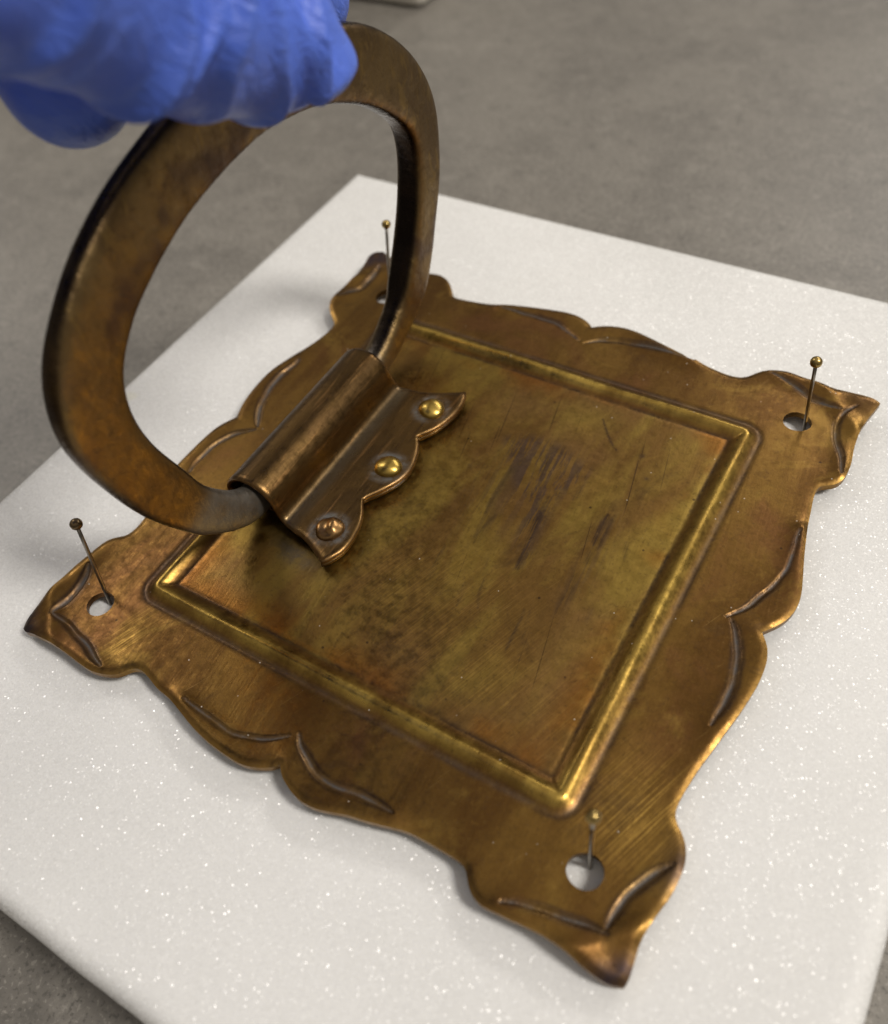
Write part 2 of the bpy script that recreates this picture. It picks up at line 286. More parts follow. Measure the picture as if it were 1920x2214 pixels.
def mat_strap():
    M, c, r, v, vr, n1, n2, n3 = bronze('strap_patina', (0.095, 0.056, 0.023), (0.150, 0.088, 0.031), (0.215, 0.122, 0.052), (5, 0.9, 5), (0.26, 0.42))
    st = M.noise(M.obj((18, 1.3, 14)), 2.4, 6, 0.72)
    c = M.mix(M.ramp(st, 0.52, 0.68, 0, 0.8), c, (0.29, 0.160, 0.060))
    c = M.mix(M.ramp(st, 0.30, 0.42, 0.7, 0), c, (0.08, 0.045, 0.025))
    grey = M.attr('valley')
    gm = M.math('MULTIPLY', grey, M.ramp(M.noise(M.obj((4, 1, 4)), 3.0, 3, 0.6), 0.3, 0.55, 0.3, 0.95))
    c = M.mix(gm, c, (0.19, 0.152, 0.098))
    c = M.mix(M.math('MULTIPLY', M.attr('edge'), 0.55), c, (0.36, 0.205, 0.085))
    ring = M.attr('ring')
    rg = M.math('MULTIPLY', ring, M.ramp(M.noise(vr, 11, 4, 0.7), 0.35, 0.6, 0.15, 0.9))
    c = M.mix(rg, c, (0.14, 0.145, 0.145))
    M.put(M.bsdf.inputs['Base Color'], c)
    M.put(M.bsdf.inputs['Metallic'], M.math('SUBTRACT', 1.0, M.math('MULTIPLY', rg, 0.7)))
    M.put(M.bsdf.inputs['Roughness'], r)
    M.put(M.bsdf.inputs['Normal'], M.bump(M.math('ADD', st, n3), 0.35, 0.00012))
    return M.m

def mat_simple(name, col, rough, metal, var=0.25, bump=0.0, scale=20.0):
    M = NT(name); v = M.obj((1, 1, 1)); n = M.noise(v, scale, 4, 0.6)
    c = M.mix(M.ramp(n, 0.3, 0.7), tuple(x*(1-var) for x in col), tuple(min(1, x*(1+var)) for x in col))
    M.set(Base_Color=c, Roughness=rough, Metallic=metal)
    if bump: M.put(M.bsdf.inputs['Normal'], M.bump(n, bump, 0.0001))
    return M.m

def mat_foam():
    M = NT('white_foam'); v = M.obj((1, 1, 1))
    big = M.noise(v, 1.1, 3, 0.5); fine = M.noise(v, 60, 3, 0.6)
    c = M.mix(M.ramp(big, 0.3, 0.7), (0.73, 0.728, 0.718), (0.78, 0.778, 0.77))
    spot = M.noise(v, 3.1, 2, 0.5)
    c = M.mix(M.ramp(spot, 0.74, 0.80, 0, 0.25), c, (0.70, 0.66, 0.42))
    c = M.mix(M.ramp(fine, 0.30, 0.42, 0.14, 0), c, (0.55, 0.54, 0.52))
    def cells(scale, amt=1.6):
        col = M.n('TexVoronoi', {'Vector': v, 'Scale': scale}, out='Color')
        sub = M.n('VectorMath', {0: col, 1: (0.5, 0.5, 0.5)}, operation='SUBTRACT')
        sc_ = M.n('VectorMath', {0: sub, 3: amt}, operation='SCALE')
        nrm = M.n('NewGeometry', out='Normal')
        add = M.n('VectorMath', {0: nrm, 1: sc_}, operation='ADD')
        return M.n('VectorMath', {0: add}, operation='NORMALIZE')
    h = M.n('TexVoronoi', {'Vector': v, 'Scale': 70.0}, out='Distance')
    M.set(Base_Color=c, Roughness=0.75)
    M.put(M.bsdf.inputs['Specular IOR Level'], 0.2)
    pass
    M.put(M.bsdf.inputs['Normal'], cells(120.0, 0.12))
    M.put(M.bsdf.inputs['Coat Weight'], 0.75); M.put(M.bsdf.inputs['Coat Roughness'], 0.23); M.put(M.bsdf.inputs['Coat IOR'], 1.50)
    M.put(M.bsdf.inputs['Coat Normal'], cells(185.0))
    return M.m

def mat_table():
    M = NT('grey_laminate'); v = M.obj((1, 1, 1))
    n1 = M.noise(v, 0.9, 5, 0.6, 0.6); n2 = M.noise(v, 7, 6, 0.75); n3 = M.noise(v, 45, 3, 0.6)
    c = M.mix(M.ramp(n1, 0.35, 0.65), (0.160, 0.148, 0.131), (0.200, 0.185, 0.163))
    c = M.mix(M.ramp(n2, 0.5, 0.68, 0, 0.75), c, (0.245, 0.228, 0.202))
    c = M.mix(M.ramp(n2, 0.46, 0.32, 0, 0.7), c, (0.105, 0.098, 0.087))
    c = M.mix(M.ramp(n3, 0.46, 0.34, 0, 0.75), c, (0.085, 0.079, 0.070))
    c = M.mix(M.ramp(n3, 0.56, 0.68, 0, 0.7), c, (0.30, 0.28, 0.25))
    M.set(Base_Color=c, Roughness=0.42)
    M.put(M.bsdf.inputs['Specular IOR Level'], 0.45)
    M.put(M.bsdf.inputs['Normal'], M.bump(n3, 0.25, 0.0002))
    return M.m

def mat_glove():
    M = NT('blue_nitrile'); v = M.obj((1, 1, 1))
    n = M.noise(v, 1.6, 3, 0.5); f = M.noise(M.obj((2, 9, 4), (math.radians(-25), 0, 0)), 4, 4, 0.6, 0.8)
    c = M.mix(M.ramp(n, 0.3, 0.7), (0.085, 0.160, 0.66), (0.115, 0.210, 0.78))
    M.set(Base_Color=c, Roughness=0.40)
    M.put(M.bsdf.inputs['Specular IOR Level'], 0.45)
    M.put(M.bsdf.inputs['Normal'], M.bump(f, 0.6, 0.0009))
    return M.m

# ------------------------------------------------------------------ setting: table
tbl = mesh_np('table', [(-40, -30, -Z0), (40, -30, -Z0), (40, 50, -Z0), (-40, 50, -Z0)], [(0, 1, 2, 3)])
tag(link_mesh('table', tbl, mat_table(), smooth=False), kind='structure')

# ------------------------------------------------------------------ foam block
def rounded_block(x0, x1, y0, y1, z0, z1, rc, re, seed, wob, ncorner=8, nside=60):
    rnd = random.Random(seed); base = []
    for (cx, cy, a0, ex, ey) in ((x1-rc, y1-rc, 0, x0+rc, y1), (x0+rc, y1-rc, 90, x0, y0+rc), (x0+rc, y0+rc, 180, x1-rc, y0), (x1-rc, y0+rc, 270, x1, y1-rc)):
        for k in range(ncorner+1):
            a = math.radians(a0+90*k/ncorner); base.append((cx+rc*math.cos(a), cy+rc*math.sin(a), math.cos(a), math.sin(a)))
        p = base[-1]
        for k in range(1, nside):
            t = k/nside; base.append((p[0]+(ex-p[0])*t, p[1]+(ey-p[1])*t, p[2], p[3]))
    rings = [(0.012, z0), (0, z0+0.012)]
    for k in range(7):
        rings.append((0, z0+0.02+(z1-re-z0-0.02)*(k+1)/7))
    for k in range(1, 8):
        a = math.radians(90*k/7); rings.append((re*(1-math.cos(a)), z1-re+re*math.sin(a)))
    rings.append((re+0.05, z1))
    V = []; F = []; n = len(base)
    for (ins, z) in rings:
        for (x, y, nx, ny) in base:
            w = wob*(noise.noise(Vector((x*1.7, y*1.7, z*2+seed)))+0.5*noise.noise(Vector((x*9, y*9, z*6+seed))))
            V.append((min(max(x+nx*w, x0+ins), x1-ins), min(max(y+ny*w, y0+ins), y1-ins), z) if ins > 0.02 else (x-nx*ins+nx*w, y-ny*ins+ny*w, z))
    for i in range(len(rings)-1):
        for k in range(n):
            F.append((i*n+k, i*n+(k+1) % n, (i+1)*n+(k+1) % n, (i+1)*n+k))
    o = (len(rings)-1)*n; V.append(((x0+x1)/2, (y0+y1)/2, z1)); c = len(V)-1
    V.append(((x0+x1)/2, (y0+y1)/2, z0)); c2 = c+1
    for k in range(n):
        F.append((o+k, o+(k+1) % n, c)); F.append(((k+1) % n, k, c2))
    return V, F
ZF = -0.072
V, F = rounded_block(-1.90, 1.80, -1.965, 2.02, -Z0+0.002, ZF, 0.05, 0.075, 3, 0.006)
foam = link_mesh('foam_block', mesh_np('foam_block', V, F), mat_foam())
tag(foam, 'thick white foam block with sparkling cells lying on the grey table under the brass plate', 'foam block')

# ------------------------------------------------------------------ white box at the back
V, F = rounded_block(-6.4, -3.38, 5.06, 7.2, -Z0+0.03, 0.25, 0.10, 0.06, 9, 0.0, 6, 6)
box = empty('white_box', P(-4.9, 6.3, -Z0)); tag(box, 'white box with rounded corner cut off by the top edge of the picture', 'box')
whitep = mat_simple('white_plastic', (0.74, 0.70, 0.62), 0.45, 0.0, 0.04)
link_mesh('body', mesh_np('box_body', V, F), whitep, box)
V, F = rounded_block(-6.3, -3.46, 5.14, 7.12, -Z0+0.002, -Z0+0.03, 0.09, 0.01, 9, 0.0, 6, 6)
link_mesh('base', mesh_np('box_shadow_line', V, F), mat_simple('box_shadow_dark', (0.06, 0.055, 0.05), 0.6, 0.0), box)  # dark slab standing in for the shadow line under the box

# ------------------------------------------------------------------ brass pull: back plate
pull = empty('brass_pull', P(0, 0, 0))
tag(pull, 'square patinated brass pull with scalloped edges and swinging handle standing upright on the foam', 'pull')

def outline():
    pts = []
    for s in OUT:
        c = resample(catmull(s, 6), 0.010); c = smooth1(c, 2); pts.append(c[:-1])
    return np.vstack(pts)
OL = outline()
GP = [catmull(g, 4) for g in GRV]
HC = [(-1, -1), (1, -1), (1, 1), (-1, 1)]; HR = [0.052, 0.054, 0.054, 0.053]
holes = []
for (hx, hy), hr in zip(HC, HR):
    a = np.linspace(0, 2*math.pi, 64, endpoint=False)
    w = 1+0.022*np.sin(2*a+hx)+0.015*np.sin(3*a+2*hy)
    holes.append(np.stack([hx+hr*w*np.cos(a), hy+hr*w*np.sin(a)], 1))
RH = 0.846    # half size of the raised frame
def ridge_d(q):
    ax, ay = np.abs(q[:, 0])-RH+0.02, np.abs(q[:, 1])-RH+0.02
    return np.hypot(np.maximum(ax, 0), np.maximum(ay, 0))+np.minimum(np.maximum(ax, ay), 0)-0.02
def features(q):
    dr = ridge_d(q)
    dg = np.full(len(q), 9.0)
    qw = q+0.0030*np.stack([np.sin(q[:, 1]*23+q[:, 0]*9)+0.3*np.sin(q[:, 1]*61), np.sin(q[:, 0]*21-q[:, 1]*10)+0.3*np.sin(q[:, 0]*57+1)], 1)
    for gi, g in enumerate(GP):
        lo, hi = g.min(0)-0.3, g.max(0)+0.3
        k = np.all((q > lo) & (q < hi), axis=1)
        if k.any(): dg[k] = np.minimum(dg[k], dist_poly(qw[k], g, True)/(0.80+0.42*((gi*0.618) % 1)))
    db = np.full(len(q), 9.0)
    k = np.maximum(np.abs(q[:, 0]), np.abs(q[:, 1])) > 0.95
    db[k] = dist_poly(q[k], np.vstack([OL, OL[:1]]))
    return dr, dg, db
def lowfreq(x, y):
    return 0.5*np.sin(2.1*x+1.3*y+0.6)+0.35*np.sin(3.7*y-1.9*x+2.0)+0.25*np.sin(5.3*x+4.1*y)
def height(q, dr, dg, db):
    x, y = q[:, 0], q[:, 1]
    wob = 1+0.10*np.sin(9*x+3*y)+0.06*np.sin(21*y-5*x)
    h = 0.025*wob*np.exp(-(np.abs(dr)/0.029)**2.2)
    h -= 0.0035*np.exp(-((np.abs(dr)-0.055)/0.010)**2)
    h += 0.004*sstep(0.06, 0.30, -dr)
    h -= 0.0095*np.exp(-(dg/0.0072)**2)
    h += 0.015*np.exp(-(db/0.065)**2)*np.exp(-(dg/0.12)**2)
    h -= 0.006*np.exp(-(db/0.012)**2)
    h += 0.004*lowfreq(x, y)
    # bent tips
    s = np.abs(x)+np.abs(y)
    t = np.clip((s-2.22)/0.26, 0, 1.1)
    sgn = np.where((x > 0) & (y > 0), 0.030, np.where((x < 0) & (y > 0), 0.040, -0.034))
    h += sgn*t*t + 0.011*np.exp(-((s-2.26)/0.05)**2)*(np.minimum(np.abs(x), np.abs(y)) > 0.9)
    # slight lift of the long flanks
    return h
SCR = [([(0.084, 0.268), (0.092, 0.096), (0.1, 0.026)], 0.008, 0.6), ([(0.141, 0.036), (0.122, -0.066), (0.129, -0.123)], 0.009, 0.6),
       ([(0.524, 0.225), (0.522, 0.143), (0.533, 0.069)], 0.013, 1.0), ([(0.538, 0.042), (0.544, -0.021)], 0.010, 0.6), ([(0.545, 0.223), (0.552, 0.117), (0.552, 0.049)], 0.008, 0.8),
       ([(0.532, -0.075), (0.545, -0.151), (0.54, -0.216), (0.549, -0.265)], 0.014, 0.7), ([(0.037, -0.179), (0.05, -0.271), (0.069, -0.356)], 0.005, 1.0),
       ([(0.437, -0.296), (0.444, -0.38), (0.453, -0.468)], 0.006, 1.0), ([(0.19, -0.286), (0.212, -0.393)], 0.006, 0.9), ([(0.215, -0.158), (0.261, -0.314), (0.286, -0.364)], 0.006, 0.6),
       ([(0.293, 0.684), (0.339, 0.621), (0.39, 0.563), (0.427, 0.535)], 0.004, 1.0), ([(0.283, 0.211), (0.298, 0.051), (0.308, -0.063), (0.333, -0.156)], 0.012, 1.0),
       ([(0.362, 0.369), (0.375, 0.256), (0.374, 0.224)], 0.008, 0.9), ([(0.455, -0.286), (0.485, -0.401), (0.495, -0.463)], 0.006, 0.5), ([(0.635, 0.14), (0.66, 0.056)], 0.007, 0.5),
       ([(0.647, -0.179), (0.65, -0.247)], 0.008, 0.4), ([(0.515, 0.553), (0.525, 0.558)], 0.010, 1.0), ([(0.578, 0.452), (0.586, 0.456)], 0.008, 0.8), ([(0.538, -0.722), (0.545, -0.708)], 0.007, 1.0),
       ([(0.80, -0.80), (0.79, -0.87)], 0.004, 1.0), ([(0.775, -0.79), (0.77, -0.85)], 0.004, 0.9)]
def build_plate():
    rnd = np.random.RandomState(5)
    base = 0.020; fine = 0.0085
    def grid(st):
        nx = int(2.62/st); gx, gy = np.meshgrid(np.arange(nx), np.arange(nx)); g = np.stack([gx.ravel()*st-1.31, gy.ravel()*st-1.31], 1)
        return g+rnd.uniform(-0.28, 0.28, g.shape)*st
    nearhole = lambda q: np.any([np.hypot(q[:, 0]-hx, q[:, 1]-hy) < 0.09 for hx, hy in HC], axis=0)
    gb, gf = grid(base), grid(fine)
    q = []
    dr, dg, db = features(gb); near = (np.abs(dr) < 0.10) | (dg < 0.06) | (db < 0.06) | nearhole(gb)
    q.append(gb[~near & (db > base*0.6)])
    k = (np.abs(ridge_d(gf)) < 0.108) | (np.maximum(np.abs(gf[:, 0]), np.abs(gf[:, 1])) > 0.96)
    gf = gf[k]; dr, dg, db = features(gf); near = (np.abs(dr) < 0.10) | (dg < 0.06) | (db < 0.06) | nearhole(gf)
    q.append(gf[near & (dg >= 0.03) & (db > fine*0.55)])
    gp = grid(0.0075); q.append(gp[(gp[:, 0] > -0.04) & (gp[:, 0] < 0.72) & (gp[:, 1] > -0.5) & (gp[:, 1] < 0.72)])
    gv = grid(0.0055); gv = gv[np.maximum(np.abs(gv[:, 0]), np.abs(gv[:, 1])) > 0.96]
    dr, dg, db = features(gv); q.append(gv[(dg < 0.03) & (db > 0.004)])
    q = np.vstack(q); q = q[inside(q, OL)]
    for (hx, hy), hr in zip(HC, HR): q = q[np.hypot(q[:, 0]-hx, q[:, 1]-hy) > hr*1.11]
    allp = np.vstack([OL]+holes+[q]); edges = []; o = 0; loops = []
    for L in [OL]+holes:
        n = len(L); loops.append(list(range(o, o+n))); edges += [(o+i, o+(i+1) % n) for i in range(n)]; o += n
    vs, es, fs, ov, oe, of = delaunay_2d_cdt([Vector(p) for p in allp], edges, [], 0, 1e-7)
    vs = np.array([tuple(v) for v in vs]); fs = np.array([f for f in fs if len(f) == 3])
    cen = vs[fs].mean(1); keep = inside(cen, OL)
    for H in holes: keep &= ~inside(cen, H)
    fs = fs[keep]
    a, b, c = vs[fs[:, 0]], vs[fs[:, 1]], vs[fs[:, 2]]
    area = (b[:, 0]-a[:, 0])*(c[:, 1]-a[:, 1])-(b[:, 1]-a[:, 1])*(c[:, 0]-a[:, 0])
    fs[area < 0] = fs[area < 0][:, ::-1]
    dr, dg, db = features(vs); z = height(vs, dr, dg, db)
    n = len(vs); th = 0.026
    # boundary edges -> walls
    E = {}
    for f in fs:
        for i in range(3):
            e = (f[i], f[(i+1) % 3]); E[e] = 1
    bd = [e for e in E if (e[1], e[0]) not in E]
    bi = sorted({int(i) for e in bd for i in e}); bm_ = {i: k for k, i in enumerate(bi)}; nb = len(bi); bi = np.array(bi)
    V = np.vstack([np.c_[vs, z], np.c_[vs, z-th], np.c_[vs[bi], z[bi]], np.c_[vs[bi], z[bi]-th]])
    F = [tuple(f) for f in fs]+[tuple(f[::-1]+n) for f in fs]
    for e in bd:
        i0, i1 = 2*n+bm_[int(e[0])], 2*n+bm_[int(e[1])]; F.append((i1, i0, i0+nb, i1+nb))
    x, y = vs[:, 0], vs[:, 1]
    panel = sstep(0.045, 0.060, -dr)
    rim = sstep(0.20, 0.06, -dr)*panel
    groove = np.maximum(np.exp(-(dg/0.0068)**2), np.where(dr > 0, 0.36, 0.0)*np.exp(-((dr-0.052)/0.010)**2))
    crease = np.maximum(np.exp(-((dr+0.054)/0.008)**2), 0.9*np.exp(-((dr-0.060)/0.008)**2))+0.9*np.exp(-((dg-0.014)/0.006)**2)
    ridge = np.clip(1-(np.abs(dr)/0.038)**2, 0, 1)
    edge = np.exp(-(db/0.010)**2)
    s = np.abs(x)+np.abs(y)
    tip = sstep(2.29, 2.39, s)*np.where((x > 0) & (y > 0), 0.25, 1.0)
    tip = np.maximum(tip, 0.8*np.exp(-(((x-1.235)/0.05)**2+((y+0.86)/0.09)**2)))
    bare = np.exp(-(((x+0.46+0.9*(y+0.475))/0.10)**2+((y+0.475)/0.045)**2))*panel+0.9*np.exp(-((np.hypot(x+0.44, y-0.02)-0.0)/0.02)**2)*0
    PP = np.array([(-0.008, 0.409), (0.077, 0.449), (0.194, 0.458), (0.35, 0.396), (0.373, 0.276), (0.314, 0.247), (0.308, 0.16), (0.319, 0.042), (0.333, -0.08), (0.328, -0.13), (0.267, 0.016), (0.238, 0.168), (0.149, 0.21), (0.044, 0.328)])
    win = (x > -0.2) & (x < 0.75) & (y > -0.8) & (y < 0.75); patch = np.zeros(n); scratch = np.zeros(n)
    qq = vs[win]; dp = dist_poly(qq, np.vstack([PP, PP[:1]])); ip = inside(qq, PP)
    patch[win] = np.where(ip, 0.75+0.25*sstep(0, 0.02, dp), 0.6*np.exp(-(dp/0.025)**2))
    patch += 0.45*np.exp(-(((x-0.12)/0.14)**2+((y-0.15)/0.22)**2))+0.35*np.exp(-(((x-0.55)/0.05)**2+((y-0.0)/0.25)**2))
    for pl, wd, am in SCR:
        scratch[win] = np.maximum(scratch[win], am*np.exp(-(dist_poly(qq, catmull(pl, 4), True)/wd)**2))
    polish = np.exp(-(((x-1.07)/0.13)**2+((y+0.78)/0.16)**2))+0.7*np.exp(-(((x+0.80)/0.06)**2+((y+1.06)/0.12)**2))+0.35*np.exp(-(((x-0.45)/0.35)**2+((y+0.62)/0.16)**2))+0.3*np.exp(-(((x-0.05)/0.4)**2+((y+0.35)/0.2)**2))
    at = {}
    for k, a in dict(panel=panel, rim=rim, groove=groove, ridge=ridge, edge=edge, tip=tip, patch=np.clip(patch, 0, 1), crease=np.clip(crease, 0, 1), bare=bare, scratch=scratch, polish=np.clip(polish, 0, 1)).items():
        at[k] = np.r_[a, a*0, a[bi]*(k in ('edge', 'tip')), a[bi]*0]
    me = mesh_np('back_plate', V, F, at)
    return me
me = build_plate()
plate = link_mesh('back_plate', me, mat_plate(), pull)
# crisp rim: walls flat-shaded

print('plate tris', len(me.polygons))

# ------------------------------------------------------------------ brass pull: hinge strap
strap_mat = mat_strap()
ED = [resample(catmull(e, 6), n=18) for e in EDGE]
EC = np.vstack([ED[0], ED[1][1:], ED[2][1:]])       # scalloped edge, near corner to far corner
NQ = len(EC); Q = np.linspace(0, 1, NQ)
qd = (EC[:, 1]-EC[0, 1])/(EC[-1, 1]-EC[0, 1])
PROF = np.array([(-0.806, 0.075), (-0.832, 0.098), (-0.832, 0.130), (-0.817, 0.160), (-0.786, 0.196), (-0.748, 0.219), (-0.708, 0.226), (-0.664, 0.220), (-0.626, 0.199), (-0.598, 0.166), (-0.580, 0.125), (-0.568, 0.088), (-0.550, 0.064), (-0.520, 0.057), (-0.47, 0.056)])
PR = resample(catmull(PROF, 6), n=44)
def strap_sheet(prof, z_edge, out):
    """grid: rows = along the profile, then flange rows to the scalloped edge"""
    rows = []
    yn, yf = -0.392, 0.432
    for (x, z) in prof:
        f = sstep(-0.60, -0.47, x); rows.append([(x, (yn-0.026*f)+((yf+0.016*f)-(yn-0.026*f))*q, z) for q in qd])
    x0, z0 = prof[-1]; nfl = 16; last = rows[-1]
    for i in range(1, nfl+1):
        t = i/nfl; r = []
        for j in range(NQ):
            ex, ey = EC[j, 0]+out, EC[j, 1]
            # end edges flare gently: ease the y
            ty = t**1.35
            r.append((x0+(ex-x0)*t, last[j][1]+(ey-last[j][1])*ty, z0+(z_edge-z0)*sstep(0, 1, t)))
        rows.append(r)
    return np.array(rows)
G = strap_sheet(PR, 0.056, 0.0)
def sheet_solid(G, th):
    nr, nc, _ = G.shape
    du = np.gradient(G, axis=0); dv = np.gradient(G, axis=1)
    N = np.cross(du, dv); N /= np.linalg.norm(N, axis=2)[..., None]
    if N[nr//2+10, nc//2, 2] < 0: N = -N
    top = G.copy(); bot = G-N*th
    # soften the rim
    rim = np.zeros((nr, nc)); rim[0] = rim[-1] = 1; rim[:, 0] = rim[:, -1] = 1
    top -= N*(rim*th*0.30)[..., None]; bot += N*(rim*th*0.30)[..., None]
    V = np.vstack([top.reshape(-1, 3), bot.reshape(-1, 3)]); n = nr*nc; F = []
    idx = lambda i, j: i*nc+j
    flip = np.cross(du[nr//2+10, nc//2], dv[nr//2+10, nc//2])[2] < 0
    for i in range(nr-1):
        for j in range(nc-1):
            f = (idx(i, j), idx(i+1, j), idx(i+1, j+1), idx(i, j+1))
            if flip: f = f[::-1]
            F.append(f); F.append(tuple(k+n for k in f[::-1]))
    loop = [idx(0, j) for j in range(nc)]+[idx(i, nc-1) for i in range(1, nr)]+[idx(nr-1, j) for j in range(nc-2, -1, -1)]+[idx(i, 0) for i in range(nr-2, 0, -1)]
    for a, b in zip(loop, loop[1:]+loop[:1]):
        f = (a, b, b+n, a+n)
        F.append(f if not flip else f[::-1])
    return V, F, rim
RIV = [(-0.372, -0.345), (-0.340, 0.020), (-0.352, 0.375)]
def strap_attrs(V, rim, nr, nc):
    x, y = V[:, 0], V[:, 1]
    row = np.repeat(np.arange(nr), nc); row = np.r_[row, row]
    valley = np.exp(-((x+0.525)/0.024)**2)
    ring = np.zeros(len(V))
    for (rx, ry) in RIV: ring = np.maximum(ring, np.exp(-((np.hypot(x-rx, y-ry)-0.066)/0.014)**2))
    e = np.r_[rim.ravel(), rim.ravel()]*np.where(row > 40, 1, 0.6)
    return dict(valley=valley, ring=ring, edge=e)
G[..., 2] += 0.006*sstep(-0.56, -0.50, G[..., 0])
V, F, rim = sheet_solid(G, 0.022)
strap = link_mesh('hinge_strap', mesh_np('hinge_strap', V, F, strap_attrs(V, rim, G.shape[0], G.shape[1])), strap_mat, pull)
# lower leaf of the strap, flat on the plate
PL = np.stack([np.linspace(-0.80, -0.47, 14), np.full(14, 0.031)], 1)
G2 = strap_sheet(PL, 0.031, -0.010)
G2[..., 1] = 0.02+(G2[..., 1]-0.02)*(0.90+0.104*sstep(-0.42, -0.30, G2[..., 0]))
V, F, rim2 = sheet_solid(G2, 0.019)
link_mesh('hinge_leaf', mesh_np('hinge_leaf', V, F, strap_attrs(V, rim2*0.1, G2.shape[0], G2.shape[1])), strap_mat, pull)

riv_mat = mat_simple('rivet_brass', (0.44, 0.30, 0.075), 0.30, 1.0, 0.4, 0.6, 16)
riv_mat2 = mat_simple('rivet_copper', (0.32, 0.185, 0.075), 0.30, 1.0, 0.4, 0.6, 14)
for k, (rx, ry) in enumerate(RIV):
    V = []; F = []; nr_, ns = 9, 28; r0 = 0.056
    for i in range(nr_):
        a = math.radians(90*i/(nr_-1)); rr = r0*math.cos(a)**0.85 if i < nr_-1 else 0.0015
        for j in range(ns):
            b = 2*math.pi*j/ns; w = 1+0.04*math.sin(2*b+k)+0.025*math.sin(3*b+2*k)
            x, y = rr*w*math.cos(b), rr*w*math.sin(b)
            z = 0.033*math.sin(a)
            if k == 0: z += 0.006*math.sin(x*90+y*40)*math.sin(a)-0.012*math.exp(-(((x-0.02)/0.015)**2+((y+0.03)/0.012)**2))
            else: z += 0.002*math.sin(x*70+k)*math.sin(a)
            V.append((rx+x, ry+y, 0.060+z))
    for i in range(nr_-1):
        for j in range(ns):
            F.append((i*ns+j, i*ns+(j+1) % ns, (i+1)*ns+(j+1) % ns, (i+1)*ns+j))
    F.append(tuple((nr_-1)*ns+j for j in range(ns)))
    rv = link_mesh('rivet', mesh_np('rivet', V, F), riv_mat2 if k == 0 else riv_mat)
    rv.parent = strap; rv.matrix_parent_inverse = strap.matrix_world.inverted()
    if k == 0: rv['label'] = 'dented coppery rivet'

# ------------------------------------------------------------------ brass pull: swinging handle
def build_handle():
    XC = -0.70; c0 = np.array([0.105, 0.60])
    oL = np.array(H_oL); oLf = np.array(H_oLf)
    w = np.clip((np.arange(len(oL))-3)/6.0, 0, 1)[:, None]
    oL = oLf*(1-w)+oL*w
    oL = oL+(oLf-oL)*0.15
    outer = np.vstack([oL[3:], H_oR]); inner = np.vstack([H_iL, H_iR])
    def polar(p):
        d = p-c0; a = np.degrees(np.arctan2(d[:, 1], -d[:, 0])); r = np.hypot(d[:, 0], d[:, 1]); a = np.where(a < -100, a+360, a)
        k = np.argsort(a); return a[k], r[k]
    A = np.linspace(-30, 216, 150)      # degrees, left-bottom to right-bottom
    ao, ro = polar(outer); ai, ri = polar(inner)
    def fit(a, r):
        R_ = np.interp(A, a, r)
        return smooth1(R_, 3)
    # fill the hidden crown of the outer curve
    crown = np.array([(0.0, 1.553), (0.105, 1.562), (0.21, 1.553), (0.36, 1.528), (0.55, 1.485)])
    ac, rc = polar(crown); ao = np.r_[ao, ac]; ro = np.r_[ro, rc]; k = np.argsort(ao); ao, ro = ao[k], ro[k]
    RO, RI = fit(ao, ro), fit(ai, ri)
    dirs = np.stack([-np.cos(np.radians(A)), np.sin(np.radians(A))], 1)
    PO = c0+dirs*RO[:, None]; PI_ = c0+dirs*RI[:, None]
    k0 = (A > -27) & (A < 211)
    PO, PI_ = PO[k0], PI_[k0]
    left = [((-0.25, 0.165), (-0.25, 0.035)), ((-0.34, 0.168), (-0.34, 0.032)), ((-0.40, 0.182), (-0.415, 0.022)), ((-0.445, 0.215), (-0.50, 0.030))]
    right = [((0.49, 0.150), (0.57, 0.030)), ((0.43, 0.150), (0.46, 0.030)), ((0.32, 0.155), (0.32, 0.035))]
    I = np.vstack([[a for a, b in left], PI_, [a for a, b in right]]); O = np.vstack([[b for a, b in left], PO, [b for a, b in right]])
    n0 = len(I); 
    I = resample_u(I, 230); O = resample_u(O, 230)
    I, O = smooth1(I, 3), smooth1(O, 3)
    n = len(I); V = []; side = []; peg = []; ns = 40
    for i in range(n):
        f = i/(n-1); mid = (I[i]+O[i])/2; hw = (O[i]-I[i])/2*(1+0.14*float(sstep(0.05, 0.14, f)*(1-sstep(0.36, 0.52, f))))
        endf = max(1-sstep(0.0, 0.10, f), sstep(0.94, 1.0, f)); 
        T = (0.047+0.024*sstep(0.5, 0.7, f))*(1-endf)+0.064*endf
        ex = 2/(3.4*(1-endf)+2.0*endf)
        for k in range(ns):
            a = 2*math.pi*k/ns; ca, sa = math.cos(a), math.sin(a)
            u = math.copysign(abs(ca)**ex, ca); b = math.copysign(abs(sa)**ex, sa)
            # front slightly hollowed, soft edges; forged unevenness
            wob = 0.004*noise.noise(Vector((mid[0]*5+3, mid[1]*5, b)))
            x = XC+b*T*(1-0.10*(1-abs(u)**2)*(b > 0))+wob
            p = mid+hw*u*(1+0.012*noise.noise(Vector((mid[0]*4, mid[1]*4+9, u))))
            V.append((x, p[0], p[1]))
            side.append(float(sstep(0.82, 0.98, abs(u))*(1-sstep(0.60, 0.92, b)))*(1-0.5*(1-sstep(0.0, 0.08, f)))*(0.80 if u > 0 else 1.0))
            peg.append(float(max(1-sstep(0.045, 0.085, f), sstep(0.985, 0.997, f))))
    F = []
    for i in range(n-1):
        for k in range(ns):
            a = i*ns+k; b = i*ns+(k+1) % ns; F.append((a, b, b+ns, a+ns))
    F.append(tuple(range(ns))[::-1]); F.append(tuple((n-1)*ns+k for k in range(ns)))
    return mesh_np('handle', V, F, dict(side=side, peg=peg))
